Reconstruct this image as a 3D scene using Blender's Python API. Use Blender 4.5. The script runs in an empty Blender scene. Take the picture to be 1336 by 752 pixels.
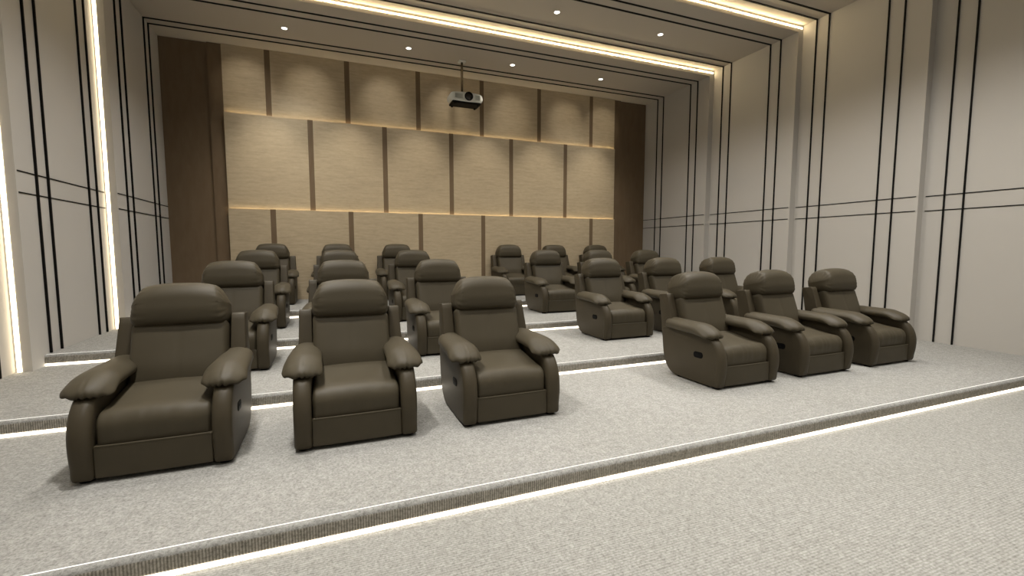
import bpy, bmesh, math, random
from mathutils import Vector, Matrix

sc = bpy.context.scene
COL = sc.collection
PI = math.pi

# ------------------------------------------------------------------ helpers
def link(name, bm, m, parent=None, smooth=True, angle=40):
    me = bpy.data.meshes.new(name)
    bmesh.ops.recalc_face_normals(bm, faces=bm.faces)
    bm.to_mesh(me); bm.free()
    if smooth:
        for p in me.polygons: p.use_smooth = True
        me.set_sharp_from_angle(angle=math.radians(angle))
    o = bpy.data.objects.new(name, me)
    COL.objects.link(o)
    if m: me.materials.append(m)
    if parent: o.parent = parent
    return o

def thing(name, label, cat, loc=(0, 0, 0), group=None):
    o = bpy.data.objects.new(name, None)
    o.empty_display_size = .1
    COL.objects.link(o); o.location = loc
    return tag(o, label, cat, group)

def tag(o, label, cat, group=None):
    o['label'] = label; o['category'] = cat
    if group: o['group'] = group
    return o

def structure(o, label=None):
    o['kind'] = 'structure'
    if label: o['label'] = label
    return o

def copy_tree(o, parent=None):
    c = o.copy(); COL.objects.link(c); c.parent = parent
    for ch in list(o.children): copy_tree(ch, c)
    return c

def add_box(bm, x0, x1, y0, y1, z0, z1):
    v = [bm.verts.new((x, y, z)) for x in (x0, x1) for y in (y0, y1) for z in (z0, z1)]
    for f in ((0, 1, 3, 2), (4, 6, 7, 5), (0, 4, 5, 1), (2, 3, 7, 6), (0, 2, 6, 4), (1, 5, 7, 3)):
        bm.faces.new([v[i] for i in f])

def box(name, x0, x1, y0, y1, z0, z1, m, parent=None, bevel=0):
    bm = bmesh.new(); add_box(bm, x0, x1, y0, y1, z0, z1)
    if bevel:
        bmesh.ops.bevel(bm, geom=bm.edges[:], offset=bevel, segments=2, affect='EDGES')
    return link(name, bm, m, parent, smooth=bool(bevel))

def axis_pts(h, r, m, n):
    r = min(r, h * .999)
    a = [-h + r * (1 - math.cos(PI / 2 * 0 + PI / 2 * i / m)) if False else -h + r * i / m for i in range(m)]
    b = [-h + r + (2 * h - 2 * r) * i / n for i in range(n + 1)]
    return a + b + [-t for t in reversed(a)]

def soft_box(bm, size, rad, m=5, n=(6, 6, 6), f=None):
    """closed cushion: a lattice box with elliptic rounded edges, then a deform function"""
    h = [s / 2 for s in size]
    A = [axis_pts(h[i], rad[i], m, n[i]) for i in range(3)]
    N = [len(a) - 1 for a in A]
    V = {}
    def vert(i, j, k):
        key = (i, j, k)
        if key not in V:
            p = [A[0][i], A[1][j], A[2][k]]
            q = [max(-h[t] + rad[t], min(h[t] - rad[t], p[t])) for t in range(3)]
            e = [(p[t] - q[t]) / rad[t] for t in range(3)]
            mx = max(abs(t) for t in e); l = math.sqrt(sum(t * t for t in e))
            if l > 1e-9:
                e = [t / l * mx for t in e]
            p = Vector([q[t] + e[t] * rad[t] for t in range(3)])
            if f: p = Vector(f(p.x, p.y, p.z))
            V[key] = bm.verts.new(p)
        return V[key]
    for ax in range(3):
        b, c = [t for t in range(3) if t != ax]
        for s in (0, N[ax]):
            for i in range(N[b]):
                for j in range(N[c]):
                    q = []
                    for di, dj in ((0, 0), (1, 0), (1, 1), (0, 1)):
                        k = [0, 0, 0]; k[ax] = s; k[b] = i + di; k[c] = j + dj
                        q.append(vert(*k))
                    bm.faces.new(q)

def spline(pts, per=6, closed=True):
    out = []; n = len(pts)
    for i in range(n):
        p0, p1, p2, p3 = (Vector(pts[(i + d) % n]) for d in (-1, 0, 1, 2))
        for k in range(per):
            t = k / per
            out.append(.5 * ((2 * p1) + (-p0 + p2) * t + (2 * p0 - 5 * p1 + 4 * p2 - p3) * t * t + (-p0 + 3 * p1 - 3 * p2 + p3) * t ** 3))
    return out

def slab(bm, outline, x0, x1, bev, seg=5):
    """outline of (y, z) extruded along x with its rim rounded by bev(y, z)"""
    n = len(outline)
    area = sum(outline[i][0] * outline[(i + 1) % n][1] - outline[(i + 1) % n][0] * outline[i][1] for i in range(n))
    sg = 1 if area > 0 else -1
    nor = []
    for i in range(n):
        t = Vector(outline[(i + 1) % n]) - Vector(outline[i - 1]); t.normalize()
        nor.append(Vector((-t.y, t.x)) * sg)          # inward
    rings = []
    for side, xe in ((1, x0), (-1, x1)):
        rs = []
        for s in range(seg + 1):
            a = PI / 2 * s / seg
            ring = []
            for i in range(n):
                b = bev(*outline[i])
                q = Vector(outline[i]) + nor[i] * b * (1 - math.sin(a))
                bx = min(b, (x1 - x0) * .49)
                ring.append(bm.verts.new((xe + side * bx * (1 - math.cos(a)), q.x, q.y)))
            rs.append(ring)
        rings.append(rs)
    allr = rings[0] + list(reversed(rings[1]))
    for a, b in zip(allr[:-1], allr[1:]):
        for i in range(n):
            bm.faces.new((a[i], a[(i + 1) % n], b[(i + 1) % n], b[i]))
    bm.faces.new(allr[0]); bm.faces.new(list(reversed(allr[-1])))

def lathe(bm, prof, seg=32, c=(0, 0, 0), axis='z'):
    """profile of (radius, height); closed where the radius is 0"""
    rings = []
    def P(r, a, h):
        x, y = r * math.cos(a), r * math.sin(a)
        if axis == 'z': return (c[0] + x, c[1] + y, c[2] + h)
        if axis == 'y': return (c[0] + x, c[1] + h, c[2] + y)
        return (c[0] + h, c[1] + x, c[2] + y)
    for r, h in prof:
        if r < 1e-6: rings.append([bm.verts.new(P(0, 0, h))])
        else: rings.append([bm.verts.new(P(r, 2 * PI * i / seg, h)) for i in range(seg)])
    for a, b in zip(rings[:-1], rings[1:]):
        for i in range(seg):
            j = (i + 1) % seg
            if len(a) == 1 and len(b) == 1: continue
            if len(a) == 1: bm.faces.new((a[0], b[j], b[i]))
            elif len(b) == 1: bm.faces.new((a[i], a[j], b[0]))
            else: bm.faces.new((a[i], a[j], b[j], b[i]))

def tube(bm, pts, r, seg=8):
    prev = None; rings = []
    for i, p in enumerate(pts):
        p = Vector(p)
        t = (Vector(pts[min(i + 1, len(pts) - 1)]) - Vector(pts[max(i - 1, 0)])).normalized()
        u = t.cross(Vector((0, 0, 1)))
        if u.length < 1e-3: u = Vector((1, 0, 0))
        u.normalize(); v = t.cross(u)
        rings.append([bm.verts.new(p + u * r * math.cos(2 * PI * k / seg) + v * r * math.sin(2 * PI * k / seg)) for k in range(seg)])
    for a, b in zip(rings[:-1], rings[1:]):
        for k in range(seg): bm.faces.new((a[k], a[(k + 1) % seg], b[(k + 1) % seg], b[k]))
    bm.faces.new(rings[0]); bm.faces.new(list(reversed(rings[-1])))

# ---------------------------------------------------------------- materials
def mat(name, col=(.5, .5, .5), rough=.6, spec=.5, metal=0):
    m = bpy.data.materials.new(name); m.use_nodes = True
    b = m.node_tree.nodes['Principled BSDF']
    b.inputs['Base Color'].default_value = (*col, 1)
    b.inputs['Roughness'].default_value = rough
    b.inputs['Specular IOR Level'].default_value = spec
    b.inputs['Metallic'].default_value = metal
    return m, m.node_tree, b

def nd(nt, t, **kw):
    n = nt.nodes.new(t)
    for k, v in kw.items():
        if k in n.inputs: n.inputs[k].default_value = v
        else: setattr(n, k, v)
    return n

def coords(nt, scale=(1, 1, 1), kind='Object'):
    t = nd(nt, 'ShaderNodeTexCoord'); mp = nd(nt, 'ShaderNodeMapping')
    mp.inputs['Scale'].default_value = scale
    nt.links.new(t.outputs[kind], mp.inputs['Vector'])
    return mp.outputs['Vector']

def ramp(nt, fac, stops):
    r = nd(nt, 'ShaderNodeValToRGB'); e = r.color_ramp.elements
    e[0].position, e[0].color = stops[0][0], (*stops[0][1], 1)
    e[1].position, e[1].color = stops[-1][0], (*stops[-1][1], 1)
    for p, c in stops[1:-1]:
        k = e.new(p); k.color = (*c, 1)
    nt.links.new(fac, r.inputs['Fac'])
    return r.outputs['Color']

def noise(nt, vec, scale, detail=4, rough=.6):
    n = nd(nt, 'ShaderNodeTexNoise'); n.inputs['Scale'].default_value = scale
    n.inputs['Detail'].default_value = detail; n.inputs['Roughness'].default_value = rough
    nt.links.new(vec, n.inputs['Vector'])
    return n.outputs['Fac']

def bump(nt, b, h, strength, dist):
    n = nd(nt, 'ShaderNodeBump'); n.inputs['Strength'].default_value = strength
    n.inputs['Distance'].default_value = dist
    nt.links.new(h, n.inputs['Height']); nt.links.new(n.outputs['Normal'], b.inputs['Normal'])

def emit(name, col, strength):
    m = bpy.data.materials.new(name); m.use_nodes = True; nt = m.node_tree
    nt.nodes.clear()
    e = nd(nt, 'ShaderNodeEmission'); o = nd(nt, 'ShaderNodeOutputMaterial')
    e.inputs['Color'].default_value = (*col, 1); e.inputs['Strength'].default_value = strength
    nt.links.new(e.outputs[0], o.inputs['Surface'])
    return m

def mul(nt, a, b, fac=1.0):
    n = nd(nt, 'ShaderNodeMix', data_type='RGBA', blend_type='MULTIPLY')
    n.inputs['Factor'].default_value = fac
    nt.links.new(a, n.inputs[6]); nt.links.new(b, n.inputs[7])
    return n.outputs[2]

def carpet(name, rib_axis=None, period=.016, lo=.62, tint=(.375, .368, .35)):
    m, nt, b = mat(name, rough=.95, spec=.1)
    v = coords(nt)
    n1 = noise(nt, v, 62, 3, .75); n2 = noise(nt, v, 21, 3, .6); n3 = noise(nt, v, 1.2, 3, .5)
    c1 = ramp(nt, n1, [(.33, (lo, lo, lo * .985)), (.5, (.95, .95, .94)), (.68, (1.16, 1.16, 1.16))])
    c2 = ramp(nt, n2, [(.3, (.82, .82, .81)), (.7, (1.07, 1.07, 1.07))])
    c3 = ramp(nt, n3, [(.3, (.96, .96, .95)), (.7, (1.02, 1.02, 1.02))])
    base = nd(nt, 'ShaderNodeRGB'); base.outputs[0].default_value = (*tint, 1)
    c = mul(nt, mul(nt, mul(nt, base.outputs[0], c1), c2), c3)
    h = n1
    if rib_axis:
        w = nd(nt, 'ShaderNodeTexWave', wave_type='BANDS', bands_direction=rib_axis, wave_profile='SIN')
        w.inputs['Scale'].default_value = PI / 10 / period
        w.inputs['Distortion'].default_value = .25
        w.inputs['Detail Scale'].default_value = 3
        nt.links.new(v, w.inputs['Vector'])
        k = .55 if rib_axis == 'X' else .86
        cw = ramp(nt, w.outputs['Fac'], [(.1, (k, k, k * .97)), (.75, (1.03, 1.03, 1.03))])
        c = mul(nt, c, cw)
    nt.links.new(c, b.inputs['Base Color'])
    bump(nt, b, h, .35, .006)
    return m

M = {}
M['carpet'] = carpet('step_carpet')
M['carpet_front'] = carpet('front_carpet', 'Y', .017)
M['carpet_rib'] = carpet('ribbed_carpet', 'X', .0145, tint=(.44, .41, .36))

m, nt, b = mat('wall_fabric', rough=.75, spec=.25)
v = coords(nt)
c = ramp(nt, noise(nt, v, .7, 4), [(.3, (.575, .547, .505)), (.7, (.595, .567, .523))])
nt.links.new(c, b.inputs['Base Color'])
bump(nt, b, noise(nt, v, 260, 2), .08, .002)
M['wall'] = m
m, nt, b = mat('ceiling_paint', rough=.7, spec=.25)
v = coords(nt)
c = ramp(nt, noise(nt, v, .5, 3), [(.3, (.59, .53, .445)), (.7, (.61, .55, .465))])
nt.links.new(c, b.inputs['Base Color'])
M['ceil'] = m
m, nt, b = mat('black_inlay', (.003, .0026, .002), .7, .2)
M['black'] = m
m, nt, b = mat('dark_brown_board', rough=.6, spec=.3)
v = coords(nt, (1, 1, .25))
c = ramp(nt, noise(nt, v, 9, 4), [(.3, (.175, .120, .070)), (.7, (.20, .142, .086))])
nt.links.new(c, b.inputs['Base Color'])
M['brown'] = m
m, nt, b = mat('beige_panel', rough=.5, spec=.4)
v = coords(nt, (.7, 1, 5))
n1 = noise(nt, v, 5, 6, .65); n2 = noise(nt, coords(nt, (1, 1, 2.2)), 9, 5, .6)
c = mul(nt, ramp(nt, n1, [(.3, (.49, .395, .265)), (.5, (.56, .46, .312)), (.7, (.60, .50, .345))]),
        ramp(nt, n2, [(.3, (.93, .92, .9)), (.7, (1.03, 1.03, 1.03))]))
nt.links.new(c, b.inputs['Base Color'])
bump(nt, b, n1, .05, .004)
M['panel'] = m

def leather(name, col):
    m, nt, b = mat(name, rough=.5, spec=.22)
    v = coords(nt)
    n1 = noise(nt, v, 3.5, 3); n2 = noise(nt, v, 220, 2, .5)
    c = ramp(nt, n1, [(.3, tuple(k * .94 for k in col)), (.7, tuple(k * 1.06 for k in col))])
    nt.links.new(c, b.inputs['Base Color'])
    w = nd(nt, 'ShaderNodeTexVoronoi'); w.inputs['Scale'].default_value = 240
    nt.links.new(v, w.inputs['Vector'])
    bump(nt, b, w.outputs['Distance'], .10, .002)
    return m
M['leather'] = leather('brown_leather', (.070, .058, .037))
M['shell'] = leather('shell_leather', (.062, .050, .031))
m, nt, b = mat('black_plastic', (.0025, .0025, .0025), .6, .12); M['plastic'] = m
m, nt, b = mat('white_plastic', (.86, .86, .79), .4, .5); M['white'] = m
m, nt, b = mat('grille_grey', (.42, .43, .38), .5, .4); M['grille'] = m
M['inlay'] = emit('edge_light', (1.0, .97, .90), 1.3)
m, nt, b = mat('dark_pole', (.05, .036, .02), .8, .1); M['pole'] = m
m, nt, b = mat('lens_glass', (.012, .008, .008), .12, .7); M['lens'] = m
m, nt, b = mat('trim_white', (.7, .66, .58), .5, .4); M['ring'] = m
M['led_floor'] = emit('step_light', (1.0, .90, .74), 5.0)
M['led_cove'] = emit('cove_light', (1.0, .79, .46), 46.0)
M['led_wall'] = emit('wall_light', (1.0, .83, .56), 9.0)
M['led_ledge'] = emit('ledge_light', (1.0, .80, .48), 20)
M['lamp'] = emit('downlight_lens', (1.0, .95, .86), 7.0)

# --------------------------------------------------------------------- room
S = .13                                    # rise of one step
YB = 11.0                                  # back wall
NOSE = [2.584, 4.684, 6.784, 8.884]
BAY_Y = [8.65, 6.55, 4.45, 2.35, .25, -1.85]      # front edge of each bay, from the back
XL = [-2.94 - .143 * k for k in range(6)]
XR = [8.495 + .138 * k for k in range(6)]
ZC = [5.70 + .137 * k for k in range(6)]
FRONT = BAY_Y[-1]

def bays():
    back = YB
    for k in range(6):
        yield k, BAY_Y[k], back
        back = BAY_Y[k]

bl, br, bc = bmesh.new(), bmesh.new(), bmesh.new()
for k, y0, y1 in bays():
    e = .3 if k == 0 else 0
    add_box(bl, XL[k] - .3, XL[k], y0, y1 + e, -.2, ZC[5] + .3)
    add_box(br, XR[k], XR[k] + .3, y0, y1 + e, -.2, ZC[5] + .3)
    add_box(bc, XL[k], XR[k], y0, y1 + e, ZC[k], ZC[k] + .3)
wall_left = structure(link('wall_left', bl, M['wall'], smooth=False))
wall_right = structure(link('wall_right', br, M['wall'], smooth=False))
ceiling = structure(link('ceiling', bc, M['ceil'], smooth=False))
wall_back = structure(box('wall_back', XL[0], XR[0], YB, YB + .3, -.2, ZC[0], M['brown']))
structure(box('wall_front', XL[5] - .3, XR[5] + .3, FRONT - .3, FRONT, -.2, ZC[5] + .3, M['wall']))
structure(box('floor', XL[5], XR[5], FRONT, NOSE[0] + .3, -.2, 0, M['carpet_front']))

def platform(i):
    """one carpeted level: ribbed riser, rounded nosing, flat top back to the wall"""
    y0, z0, z1, r = NOSE[i], S * i, S * (i + 1), .035
    x0, x1 = XL[5] - .05, XR[5] + .05
    bm = bmesh.new()
    # the side walls step inwards towards the back: trim the level to them bay by bay
    prof = [(y0 + .004, z0 - .0), (y0 + .004, z0 + .03), (y0, z0 + .034), (y0, z1 - r)]
    prof += [(y0 + r * (1 - math.cos(PI / 2 * t / 5)), z1 - r + r * math.sin(PI / 2 * t / 5)) for t in range(1, 6)]
    segs = [(k, max(a, y0), b) for k, a, b in bays() if b > y0]
    cuts = sorted(segs, key=lambda s: s[1])
    k0 = cuts[0][0]
    A = [bm.verts.new((XL[k0], *p)) for p in prof]; B = [bm.verts.new((XR[k0], *p)) for p in prof]
    for a in range(len(prof) - 1):
        f = bm.faces.new((A[a], B[a], B[a + 1], A[a + 1]))
        f.material_index = 1 if prof[a + 1][1] < z1 - r * .45 else 0
    bm.faces.new(A[::-1] + [bm.verts.new((XL[k0], prof[-1][0], z0))]); bm.faces.new(B + [bm.verts.new((XR[k0], prof[-1][0], z0))])
    first = True
    for k, a, bb in cuts:
        add_box(bm, XL[k], XR[k], prof[-1][0] if first else a, bb, z0, z1); first = False
    bmesh.ops.remove_doubles(bm, verts=bm.verts, dist=1e-5)
    o = link('floor', bm, M['carpet'], smooth=True, angle=35)
    o.data.materials.append(M['carpet_rib'])
    structure(o)
    return k0
STEP_LABEL = [
    ('long white glowing strip under the nearest carpet step, along the front floor', 'thin white line inlaid along the edge of the nearest carpet step'),
    ('white glowing strip under the second carpet step, right behind the front row', 'thin white line inlaid along the second step edge, behind the front row'),
    ('white glowing strip under the third carpet step, right behind the second row', 'thin white line inlaid along the third step edge, behind the second row'),
    ('white glowing strip under the topmost carpet step, right behind the third row', 'thin white line inlaid along the topmost step edge, behind the third row')]
for i in range(4):
    k0 = platform(i)
    z0, z1, y0 = S * i, S * (i + 1), NOSE[i]
    bm = bmesh.new(); add_box(bm, XL[k0] + .004, XR[k0] - .004, y0 - .004, y0 + .002, z0 + .003, z0 + .028)
    o = link('led_strip', bm, M['led_floor'], smooth=False)
    tag(o, STEP_LABEL[i][0], 'light strip', 'step light strips')
    bm = bmesh.new(); add_box(bm, XL[k0] + .004, XR[k0] - .004, y0 + .034, y0 + .041, z1 - .002, z1 + .0015)
    o = link('nosing_strip', bm, M['inlay'], smooth=False)
    tag(o, STEP_LABEL[i][1], 'step edge trim', 'step edge lines')

# black inlay strips, mitred round the three sides of each bay
W_, D_ = .019, .022
for k, y0, y1 in bays():
    if k > 3: continue
    ys = [y0 + .36, y0 + .595, y0 + 1.59, y0 + 1.825]
    def floor_at(y): return S * sum(1 for n in NOSE if y > n)
    for y in ys:
        zf = floor_at(y) + .004
        if k < 3: box('inlay_strip', XL[k] - .002, XL[k] + D_, y - W_ / 2, y + W_ / 2, zf, ZC[k] - .001, M['black'], wall_left)
        box('inlay_strip', XR[k] - D_, XR[k] + .002, y - W_ / 2, y + W_ / 2, zf, ZC[k] - .001, M['black'], wall_right)
        box('inlay_strip', XL[k] + .001, XR[k] - .001, y - .016, y + .016, ZC[k] - .013, ZC[k] + .002, M['black'], ceiling)
    for z in (2.217, 2.448):
        a, bb = y0 + .03, (y1 - .03 if k else y1 - .002)
        if k < 3: box('inlay_strip', XL[k] - .002, XL[k] + .006, a, bb, z - .007, z + .007, M['black'], wall_left)
        box('inlay_strip', XR[k] - .006, XR[k] + .002, a, bb, z - .007, z + .007, M['black'], wall_right)

# light strips at the bay steps
COVE = ['glowing strip in the ceiling step nearest the back wall, above the projector', 'glowing strip in the ceiling step nearer the viewer, near the upper right']
WALLS = ['tall glowing vertical strip on the left wall, the one nearer the back wall', 'tall glowing vertical strip at the far left edge, nearest the viewer']
for k in range(2):
    y = BAY_Y[k]
    zf = S * sum(1 for n in NOSE if y - .02 > n)
    bm = bmesh.new(); add_box(bm, XL[k] - .02, XR[k] + .10, y - .006, y + .001, ZC[k] + .072, ZC[k] + .088)
    tag(link('cove_strip', bm, M['led_cove'], smooth=False), COVE[k], 'light strip', 'ceiling light strips')
    bm = bmesh.new(); add_box(bm, XL[k + 1] + .016, XL[k + 1] + .056, y - .003, y + .001, zf + .002, ZC[k + 1] - .09)
    tag(link('wall_strip', bm, M['led_wall'], smooth=False), WALLS[k], 'light strip', 'wall light strips')

# ---------------------------------------------------------- back wall panels
PX0, PX1, SLOT = -1.887, 7.404, .105
box('backing_board', PX0 - .25, PX1 + .22, YB - .04, YB + .002, S * 4 - .1, ZC[0] - .002, M['brown'], wall_back)
T13 = [-1.075 + 1.547 * i for i in range(6)]
T2 = [-.30 + 1.542 * i for i in range(5)]
TIERS = [(4.372, ZC[0] - .003, 10.930, T13, 'top'), (2.450, 4.366, 10.895, T2, 'middle'), (S * 4 + .002, 2.444, 10.860, T13, 'lowest')]
ORD = ['first', 'second', 'third', 'fourth', 'fifth', 'sixth', 'seventh']
LIP = .07
def board(name, a, bb, yf, z0, z1, m, lip, ends=()):
    bm = bmesh.new()
    if lip:      # the top edge is rebated behind a thin lip that hides a light line
        add_box(bm, a, bb, yf, YB - .04, z0, z1 - LIP); add_box(bm, a, bb, yf, yf + .006, z1 - LIP, z1)
        for e in ends: add_box(bm, e - .004, e + .004, yf + .006, yf + .05, z1 - LIP, z1)  # hidden end caps, added to stop the light line leaking out sideways
    else: add_box(bm, a, bb, yf, YB - .04, z0, z1)
    return link(name, bm, m, smooth=False)
for z0, z1, yf, cs, nm in TIERS:
    edges = [PX0] + [e for c in cs for e in (c - SLOT / 2, c + SLOT / 2)] + [PX1]
    n = len(edges) // 2
    for i in range(n):
        a, bb = edges[2 * i], edges[2 * i + 1]
        o = board('wall_panel', a, bb, yf, z0, z1, M['panel'], nm != 'top', ((a + .004,) if i == 0 else (bb - .004,) if i == n - 1 else ()))
        where = ORD[i] + ' from the left' if i < n - 1 else 'the last one, at the right end'
        if i == 0: where = 'at the left end'
        sz = 'narrow ' if bb - a < 1.2 else ''
        tag(o, f'{sz}beige wood-grain panel in the {nm} tier of the back wall, {where}', 'wall panel', 'beige back wall panels')
    for i, c in enumerate(cs):
        o = board('wall_batten', c - SLOT / 2, c + SLOT / 2, yf + .004, z0, z1, M['brown'], nm != 'top')
        where = ORD[i] + ' from the left' if i < len(cs) - 1 else 'the last one on the right'
        tag(o, f'dark brown vertical strip between panels of the {nm} tier, {where}', 'wall strip', 'dark strips of the back wall')
for z, yf, yb, nm in ((4.366, 10.895, 10.930, 'upper'), (2.444, 10.860, 10.895, 'lower')):
    bm = bmesh.new(); add_box(bm, PX0 + .01, PX1 - .01, yf + .010, yf + .028, z - LIP + .001, z - LIP + .010)
    tag(link('ledge_strip', bm, M['led_ledge'], smooth=False),
        f'thin warm light line along the {nm} joint between the back wall panel tiers', 'light strip', 'back wall ledge lights')

# ------------------------------------------------------------------ recliner
def S2(a, b, t):
    t = max(0, min(1, (t - a) / (b - a))); return t * t * (3 - 2 * t)

def make_recliner():
    root = thing('recliner', '', 'recliner chair', group='recliners in the theatre rows')
    L = M['leather']
    for s in (-1, 1):
        # padded side with a bowed front scroll
        pts = [(.030, .018), (.006, .042), (-.008, .10), (-.022, .19), (-.024, .28), (-.010, .37), (.028, .455), (.085, .512), (.17, .538),
               (.40, .556), (.66, .556), (.855, .545), (.872, .47), (.862, .36), (.846, .25), (.818, .155), (.768, .082), (.69, .030), (.58, .016), (.30, .016), (.10, .016)]
        out = [(p.x, p.y) for p in spline([(a, c_) for a, c_ in pts], 5)]
        bm = bmesh.new()
        def bev(y, z): return .012 + (.036 - .018 * (1 - S2(.02, .12, z))) * (1 - S2(.04, .20, y))
        slab(bm, out, .3205, .4425, bev)
        if s < 0:
            for v_ in bm.verts: v_.co.x *= -1
        link('arm', bm, M['shell'], root, angle=50)
        # pillow-top arm pad with gathers round the front end
        def pad(x, y, z, s=s):
            t = (y + .375) / .75                                   # 0 front, 1 rear
            wid = 1.0 + .10 * S2(.5, 0, t) - .14 * S2(.45, 1, t)
            u = x / .125
            crown = .022 * (1 - u * u) if z > 0 else 0
            zz = z + crown
            zc = .574 + .024 * S2(.0, .35, t) + .006 * S2(.4, 1, t)
            if t < .24: zz = zz * (1 - .22 * (.24 - t) / .24) - .030 * ((.24 - t) / .24) ** 1.6
            # lower edges sag over the outside of the arm
            if z < 0: zz -= .020 * abs(u) ** 2 * (1 if u * s > 0 else .4) * S2(.0, .3, t) - .010 * (1 - S2(.0, .3, t))
            zz -= .012 * u * s * (1 - S2(.0, .5, t)) if u * s > 0 else 0
            if u * s < 0: zz -= .026 * u * u * (1 - S2(.0, .28, t))
            g = math.exp(-((t - .05) / .09) ** 2) * (1 if z < .03 else .55)
            wr = .0050 * g * math.sin(u * 18 + 2 * math.sin(u * 4 + s))
            yy = y + .030 * (u * u) * S2(.3, 0, t) + wr * .8
            return (s * .375 * 1.0 + x * wid + s * .004 * S2(.5, 0, t) - s * .006 * S2(.4, 1, t), yy + .448, zz + zc + wr)
        bm = bmesh.new(); soft_box(bm, (.26, .75, .098), (.112, .080, .047), 6, (10, 12, 2), pad)
        link('arm_pad', bm, L, root, angle=80)
        # reclined wing beside the backrest
        wp = [(.655, .44), (.70, .56), (.765, .76), (.827, .935), (.842, .948), (.958, .934), (.972, .922), (.945, .80), (.905, .62), (.875, .44)]
        dense = []
        for i in range(len(wp)):
            a, c_ = Vector(wp[i]), Vector(wp[(i + 1) % len(wp)])
            for q in range(4): dense.append(tuple(a.lerp(c_, q / 4)))
        bm = bmesh.new(); slab(bm, dense, .324, .424, lambda y, z: .008, 3)
        for v_ in bm.verts:
            v_.co.x = s * (v_.co.x + .016 * S2(.9, .5, v_.co.z) * (1 if v_.co.x > .37 else 0))
        link('back_wing', bm, M['shell'], root, angle=50)
        # recessed release handle on the outside of the arm
        bm = bmesh.new()
        soft_box(bm, (.012, .135, .068), (.005, .030, .030), 4, (1, 6, 2), lambda x, y, z: (s * .4430 + x, y + .285, z + .324 - .03 * y))
        h = link('recline_handle', bm, M['plastic'], root, angle=50)
        h['label'] = 'black recessed release handle'
        bm = bmesh.new()
        soft_box(bm, (.008, .055, .018), (.003, .007, .007), 3, (1, 3, 1), lambda x, y, z: (s * .4475 + x, y + .285, z + .330))
        link('lever', bm, M['plastic'], h)
        for y in (.085, .60):
            bm = bmesh.new(); lathe(bm, [(0, 0), (.040, 0), (.042, .006), (.040, .024), (0, .024)], 20, (s * .3815, y, 0))
            link('foot', bm, M['plastic'], root)
    # seat cushion, rolling over the front edge
    def seat(x, y, z):
        u = x / .318; t = (y + .31) / .62
        zz = z; yy = y
        if z > 0:
            zz += .016 * (1 - u * u) + .062 * S2(.10, 1, t) - .010 * S2(.25, 0, t)
        fr = S2(.3, 0, t)
        yy -= .014 * fr * (1 - u ** 4) * math.exp(-((z - .055) / .075) ** 2)
        wr = .0022 * math.sin(u * 23 + 2.1 * math.sin(u * 7)) + .0015 * math.sin(u * 41 + 1)
        k = fr * S2(-.05, .09, z) * (1 - S2(.13, .19, z))
        yy += wr * k * 1.3
        # rear half dips a little where the sitter rests
        if z > 0: zz -= .006 * math.exp(-((t - .6) / .25) ** 2) * (1 - u * u)
        return (x, yy + .350, zz + .272)
    bm = bmesh.new(); soft_box(bm, (.638, .62, .33), (.030, .075, .085), 6, (26, 12, 6), seat)
    link('seat_cushion', bm, L, root, angle=80)
    # fixed front panel with piping on its upper edge
    def fp(x, y, z):
        return (x, y + .055 - .006 * (1 - (x / .318) ** 4), z + .132)
    bm = bmesh.new(); soft_box(bm, (.639, .07, .206), (.008, .008, .006), 4, (12, 1, 6), fp)
    pn = link('front_panel', bm, L, root, angle=60)
    bm = bmesh.new(); tube(bm, [(x_ / 20 * .31,   .0215 - .006 * (1 - (x_ / 20) ** 4), .236) for x_ in range(-20, 21)], .0060, 8)
    link('piping', bm, L, pn)
    # backrest cushion
    ra = math.radians(19)
    def tilt(x, y, z, cy, cz, a=ra):
        return (x, cy + y * math.cos(a) + z * math.sin(a), cz - y * math.sin(a) + z * math.cos(a))
    def back(x, y, z):
        u = x / .316; w = z / .25
        yy = y
        if y < 0: yy -= .014 * (1 - u ** 4) * (1 - w ** 2) + .012 * math.exp(-((w + .45) / .4) ** 2) * (1 - u * u)
        if y < 0: yy += .0035 * math.exp(-(x / .006) ** 2) * (1 - S2(.6, 1, abs(w)))
        return tilt(x, yy, z, .715, .655)
    bm = bmesh.new(); soft_box(bm, (.632, .19, .50), (.035, .055, .050), 5, (24, 2, 12), back)
    link('backrest', bm, L, root, angle=80)
    # headrest: a fat roll over the top of the back, gathered at both ends
    def head(x, y, z):
        u = x / .322; ang = math.atan2(z, y)
        e = S2(.60, 1.0, abs(u))
        wr = .0042 * e * math.sin(ang * 23 + 1.5 * math.sin(ang * 4))
        zz, yy, xx = z, y, x
        low = S2(-.02, -.15, z)
        yy = math.copysign(.1675 * (abs(y) / .1675) ** (1 - .55 * low), y)
        sq = 1 - .10 * S2(.0, .17, z)                  # narrower towards the top
        xx = x * (sq if z > 0 else 1 + .05 * low)
        r = math.hypot(y, z) or 1
        zz += z / r * wr; yy += y / r * wr
        if z > 0: zz -= .040 * u ** 4                   # rounded shoulders
        zz += .014 * (1 - u * u) * (1 if z > 0 else .0)
        if y < 0: yy -= .012 * (1 - u * u)
        return tilt(xx, yy, zz, .838, 1.022, math.radians(14))
    bm = bmesh.new(); soft_box(bm, (.640, .335, .325), (.070, .140, .135), 8, (18, 3, 4), head)
    link('headrest', bm, L, root, angle=80)
    # shell closing the rear of the back
    def shell(x, y, z): return tilt(x, y, z, .862, .62, math.radians(13))
    bm = bmesh.new(); soft_box(bm, (.65, .10, .66), (.02, .03, .03), 4, (6, 2, 6), shell)
    link('back_shell', bm, M['shell'], root, angle=60)
    # closed underside carrying the seat
    bm = bmesh.new(); soft_box(bm, (.64, .60, .18), (.01, .02, .04), 3, (4, 4, 3), lambda x, y, z: (x, y + .40, z + .135))
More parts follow.
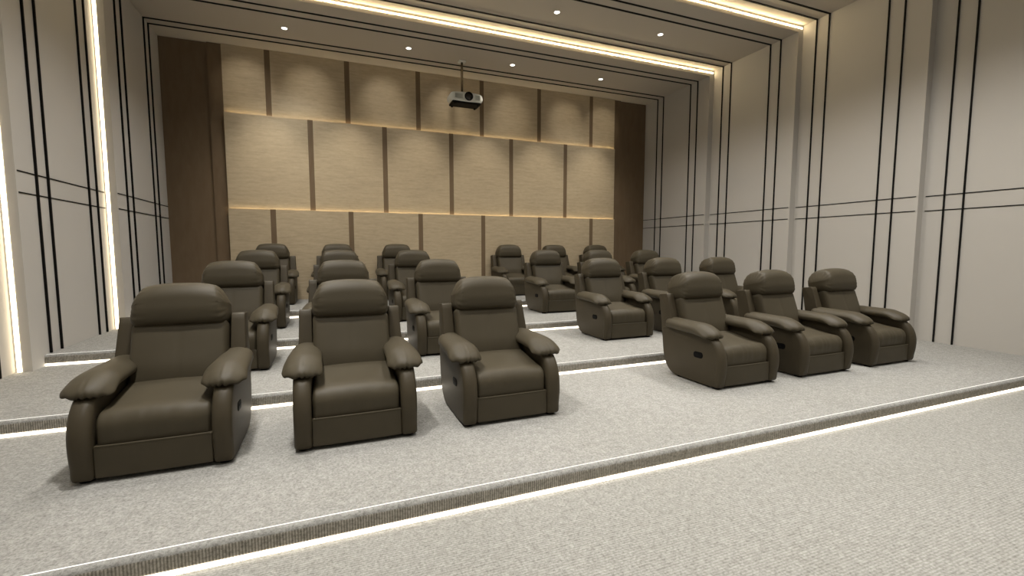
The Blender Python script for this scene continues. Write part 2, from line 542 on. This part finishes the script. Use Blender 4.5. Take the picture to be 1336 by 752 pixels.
    link('base', bm, M['shell'], root, angle=60)
    return root

CX = [-1.097, .163, 1.424, 4.150, 5.410, 6.670]
ROWS = ['in the front row', 'in the second row', 'in the third row', 'in the back row']
SPOT = ['left end, nearest the left wall', 'middle of the left block', 'left block, beside the aisle',
        'right block, beside the aisle', 'middle of the right block', 'right end, nearest the right wall']
proto = make_recliner()
for r in range(4):
    for i, x in enumerate(CX):
        o = proto if (r, i) == (0, 0) else copy_tree(proto)
        o.location = (x, 3.517 + 2.1 * r, S * (r + 1))
        o['label'] = f'dark brown leather recliner {ROWS[r]}, {SPOT[i]}'
        o['group'] = 'recliners ' + ROWS[r]

# ----------------------------------------------------------------- projector
PXC, PYC, PZ = 2.868, 9.80, 4.735
pr = thing('projector', 'white projector with black underside hanging from the ceiling on a pole', 'projector', (PXC, PYC + .18, PZ))
def hous(x, y, z):
    t = z / .10
    k = 1 - .05 * S2(.2, 1, t) - .10 * S2(-.2, -1, t)
    fr = .03 * (x / .37) ** 2
    return (x * k, y * (1 - .03 * S2(-.2, -1, t)) + (fr if y < 0 else -fr), z + .155 - .018 * (x / .37) ** 2 * (1 if z > 0 else 0))
bm = bmesh.new(); soft_box(bm, (.74, .40, .215), (.06, .05, .05), 5, (14, 6, 4), hous)
hs = link('housing', bm, M['white'], pr, angle=60)
bm = bmesh.new(); soft_box(bm, (.64, .345, .05), (.03, .03, .012), 4, (6, 4, 1), lambda x, y, z: (x, y, z + .045))
u = link('underside', bm, M['plastic'], pr, angle=50); u['label'] = 'black underside plate'
for sx in (-1, 1):
    for yy in (-.13, .13):
        bm = bmesh.new(); lathe(bm, [(0, .0), (.022, .0), (.026, .008), (.026, .024), (0, .024)], 16, (sx * .26, yy, 0))
        link('adjuster_foot', bm, M['plastic'], pr)
bm = bmesh.new(); lathe(bm, [(0, 0), (.088, 0), (.092, -.012), (.092, -.030), (.080, -.034), (.072, -.016), (0, -.016)], 36, (.03, -.196, .165), 'y')
lb = link('lens_barrel', bm, M['plastic'], pr); lb['label'] = 'dark round lens barrel'
bm = bmesh.new(); lathe(bm, [(0, -.030), (.030, -.028), (.055, -.022), (.072, -.015), (0, -.012)], 32, (.03, -.196, .165), 'y')
link('lens', bm, M['lens'], lb)
for sx in (-1, 1):
    bm = bmesh.new()
    for q in range(6):
        xc = -.185 if sx < 0 else .235
        hw = .085 if sx < 0 else .055
        fy = -.2 + .03 * ((xc) / .37) ** 2
        add_box(bm, xc - hw, xc + hw, fy - .008, fy + .004, .115 + q * .016, .122 + q * .016)
    link('vent_grille', bm, M['grille'], pr, smooth=False)
zt = ZC[0] - PZ
bm = bmesh.new(); lathe(bm, [(0, .24), (.024, .24), (.024, zt - .01), (0, zt - .01)], 20, (-.055, .02, 0))
link('mount_pole', bm, M['pole'], pr)
bm = bmesh.new(); soft_box(bm, (.16, .16, .03), (.02, .02, .008), 3, (2, 2, 1), lambda x, y, z: (x - .055, y + .02, z + zt - .015))
link('ceiling_plate', bm, M['white'], pr)
bm = bmesh.new(); soft_box(bm, (.12, .12, .03), (.02, .02, .008), 3, (2, 2, 1), lambda x, y, z: (x - .055, y + .02, z + .262))
link('mount_bracket', bm, M['pole'], pr)

# ---------------------------------------------------------------- downlights
DX = [-.649, 1.630, 3.913, 6.203]
def make_downlight():
    t = thing('downlight', '', 'downlight', group='recessed ceiling downlights')
    bm = bmesh.new(); lathe(bm, [(.046, .002), (.049, -.006), (.062, -.006), (.066, .002)], 36)
    bmesh.ops.holes_fill(bm, edges=[e for e in bm.edges if e.is_boundary])
    link('trim_ring', bm, M['ring'], t)
    bm = bmesh.new(); lathe(bm, [(0, -.008), (.036, -.0075), (.046, -.005), (.046, .002), (0, .002)], 32)
    link('lens', bm, M['lamp'], t)
    return t
dl = None
LAB = {(0, 0): 'round recessed downlight in the rear ceiling bay, nearest the left wall',
       (0, 1): 'round recessed downlight in the rear ceiling bay, just left of the projector mount',
       (0, 2): 'round recessed downlight in the rear ceiling bay, just right of the projector mount',
       (0, 3): 'round recessed downlight in the rear ceiling bay, nearest the right wall',
       (1, 2): 'round recessed downlight in the second ceiling bay, the one farther left',
       (1, 3): 'round recessed downlight in the second ceiling bay, nearest the right wall'}
for (k, i), lab in LAB.items():
    if dl is None: dl = make_downlight(); o = dl
    else: o = copy_tree(dl)
    o.location = (DX[i], 9.775 - 2.14 * k, ZC[k]); o['label'] = lab

def spot(x, y, z, power, size, blend, col, rad=.06, target=None):
    l = bpy.data.lights.new('ceiling_spot', 'SPOT'); l.energy = power; l.color = col
    l.spot_size = math.radians(size); l.spot_blend = blend; l.shadow_soft_size = rad
    o = bpy.data.objects.new('ceiling_spot', l); COL.objects.link(o); o.location = (x, y, z)
    if target:
        o.rotation_euler = (Vector(target) - o.location).to_track_quat('-Z', 'Y').to_euler()
    return o
WARM = (1.0, .97, .92)
WIDE = [230, 410, 510, 680, 480, 260]
NARROW = [60, 310, 250, 275, 440, 300]
EDGE = [1.3, 1, 1, 1.3]
for k in range(6):
    for i, x in enumerate(DX):
        side = i in (0, 3)
        p = (WIDE[k] if side else NARROW[k]) * (EDGE[i] if k == 3 else 1) * {(2, 0): .78, (0, 3): .5, (1, 3): .9, (2, 3): .9}.get((k, i), 1)
        spot(x, 9.775 - 2.1 * k, ZC[k] - .03, p, 128 if side or k < 2 else 72, 1, WARM, .25)
# wall washers grazing the back wall panels, plus an added fill for the lowest tier
def centres(cs):
    e = [PX0] + cs + [PX1]
    return [(e[i] + e[i + 1]) / 2 for i in range(len(e) - 1)]
for x in centres(T13): spot(x, 9.35, ZC[0] - .03, 34, 44, 1, (1, .88, .70), .06, (x, 10.9, 4.95))
for x in centres(T2):
    spot(x, 9.2, ZC[0] - .03, 62, 34, 1, (1, .9, .76), .06, (x, 10.9, 3.5))
    spot(x, 9.2, ZC[0] - .03, 130, 56, 1, (1, .9, .76), .06, (x, 10.9, 2.4))  # unseen wide fill, added only to brighten the lowest panels

w = bpy.data.worlds.new('world'); sc.world = w; w.use_nodes = True
w.node_tree.nodes['Background'].inputs['Color'].default_value = (.02, .02, .02, 1)

# -------------------------------------------------------------------- camera
cd = bpy.data.cameras.new('camera'); cd.sensor_width = 36; cd.lens = 36 * 594.86 / 1336; cd.clip_start = .05
cam = bpy.data.objects.new('camera', cd); COL.objects.link(cam)
cam.location = (0, 0, 1.6)
cam.rotation_euler = (math.radians(90 - 4.81), 0, math.radians(-21.76))
sc.camera = cam
vs = sc.view_settings
vs.view_transform = 'Standard'; vs.look = 'None'; vs.exposure = 0; vs.gamma = 1; vs.use_curve_mapping = False
sc.cycles.use_denoising = True
sc.cycles.max_bounces = 8
sc.cycles.diffuse_bounces = 2
sc.cycles.sample_clamp_indirect = 4
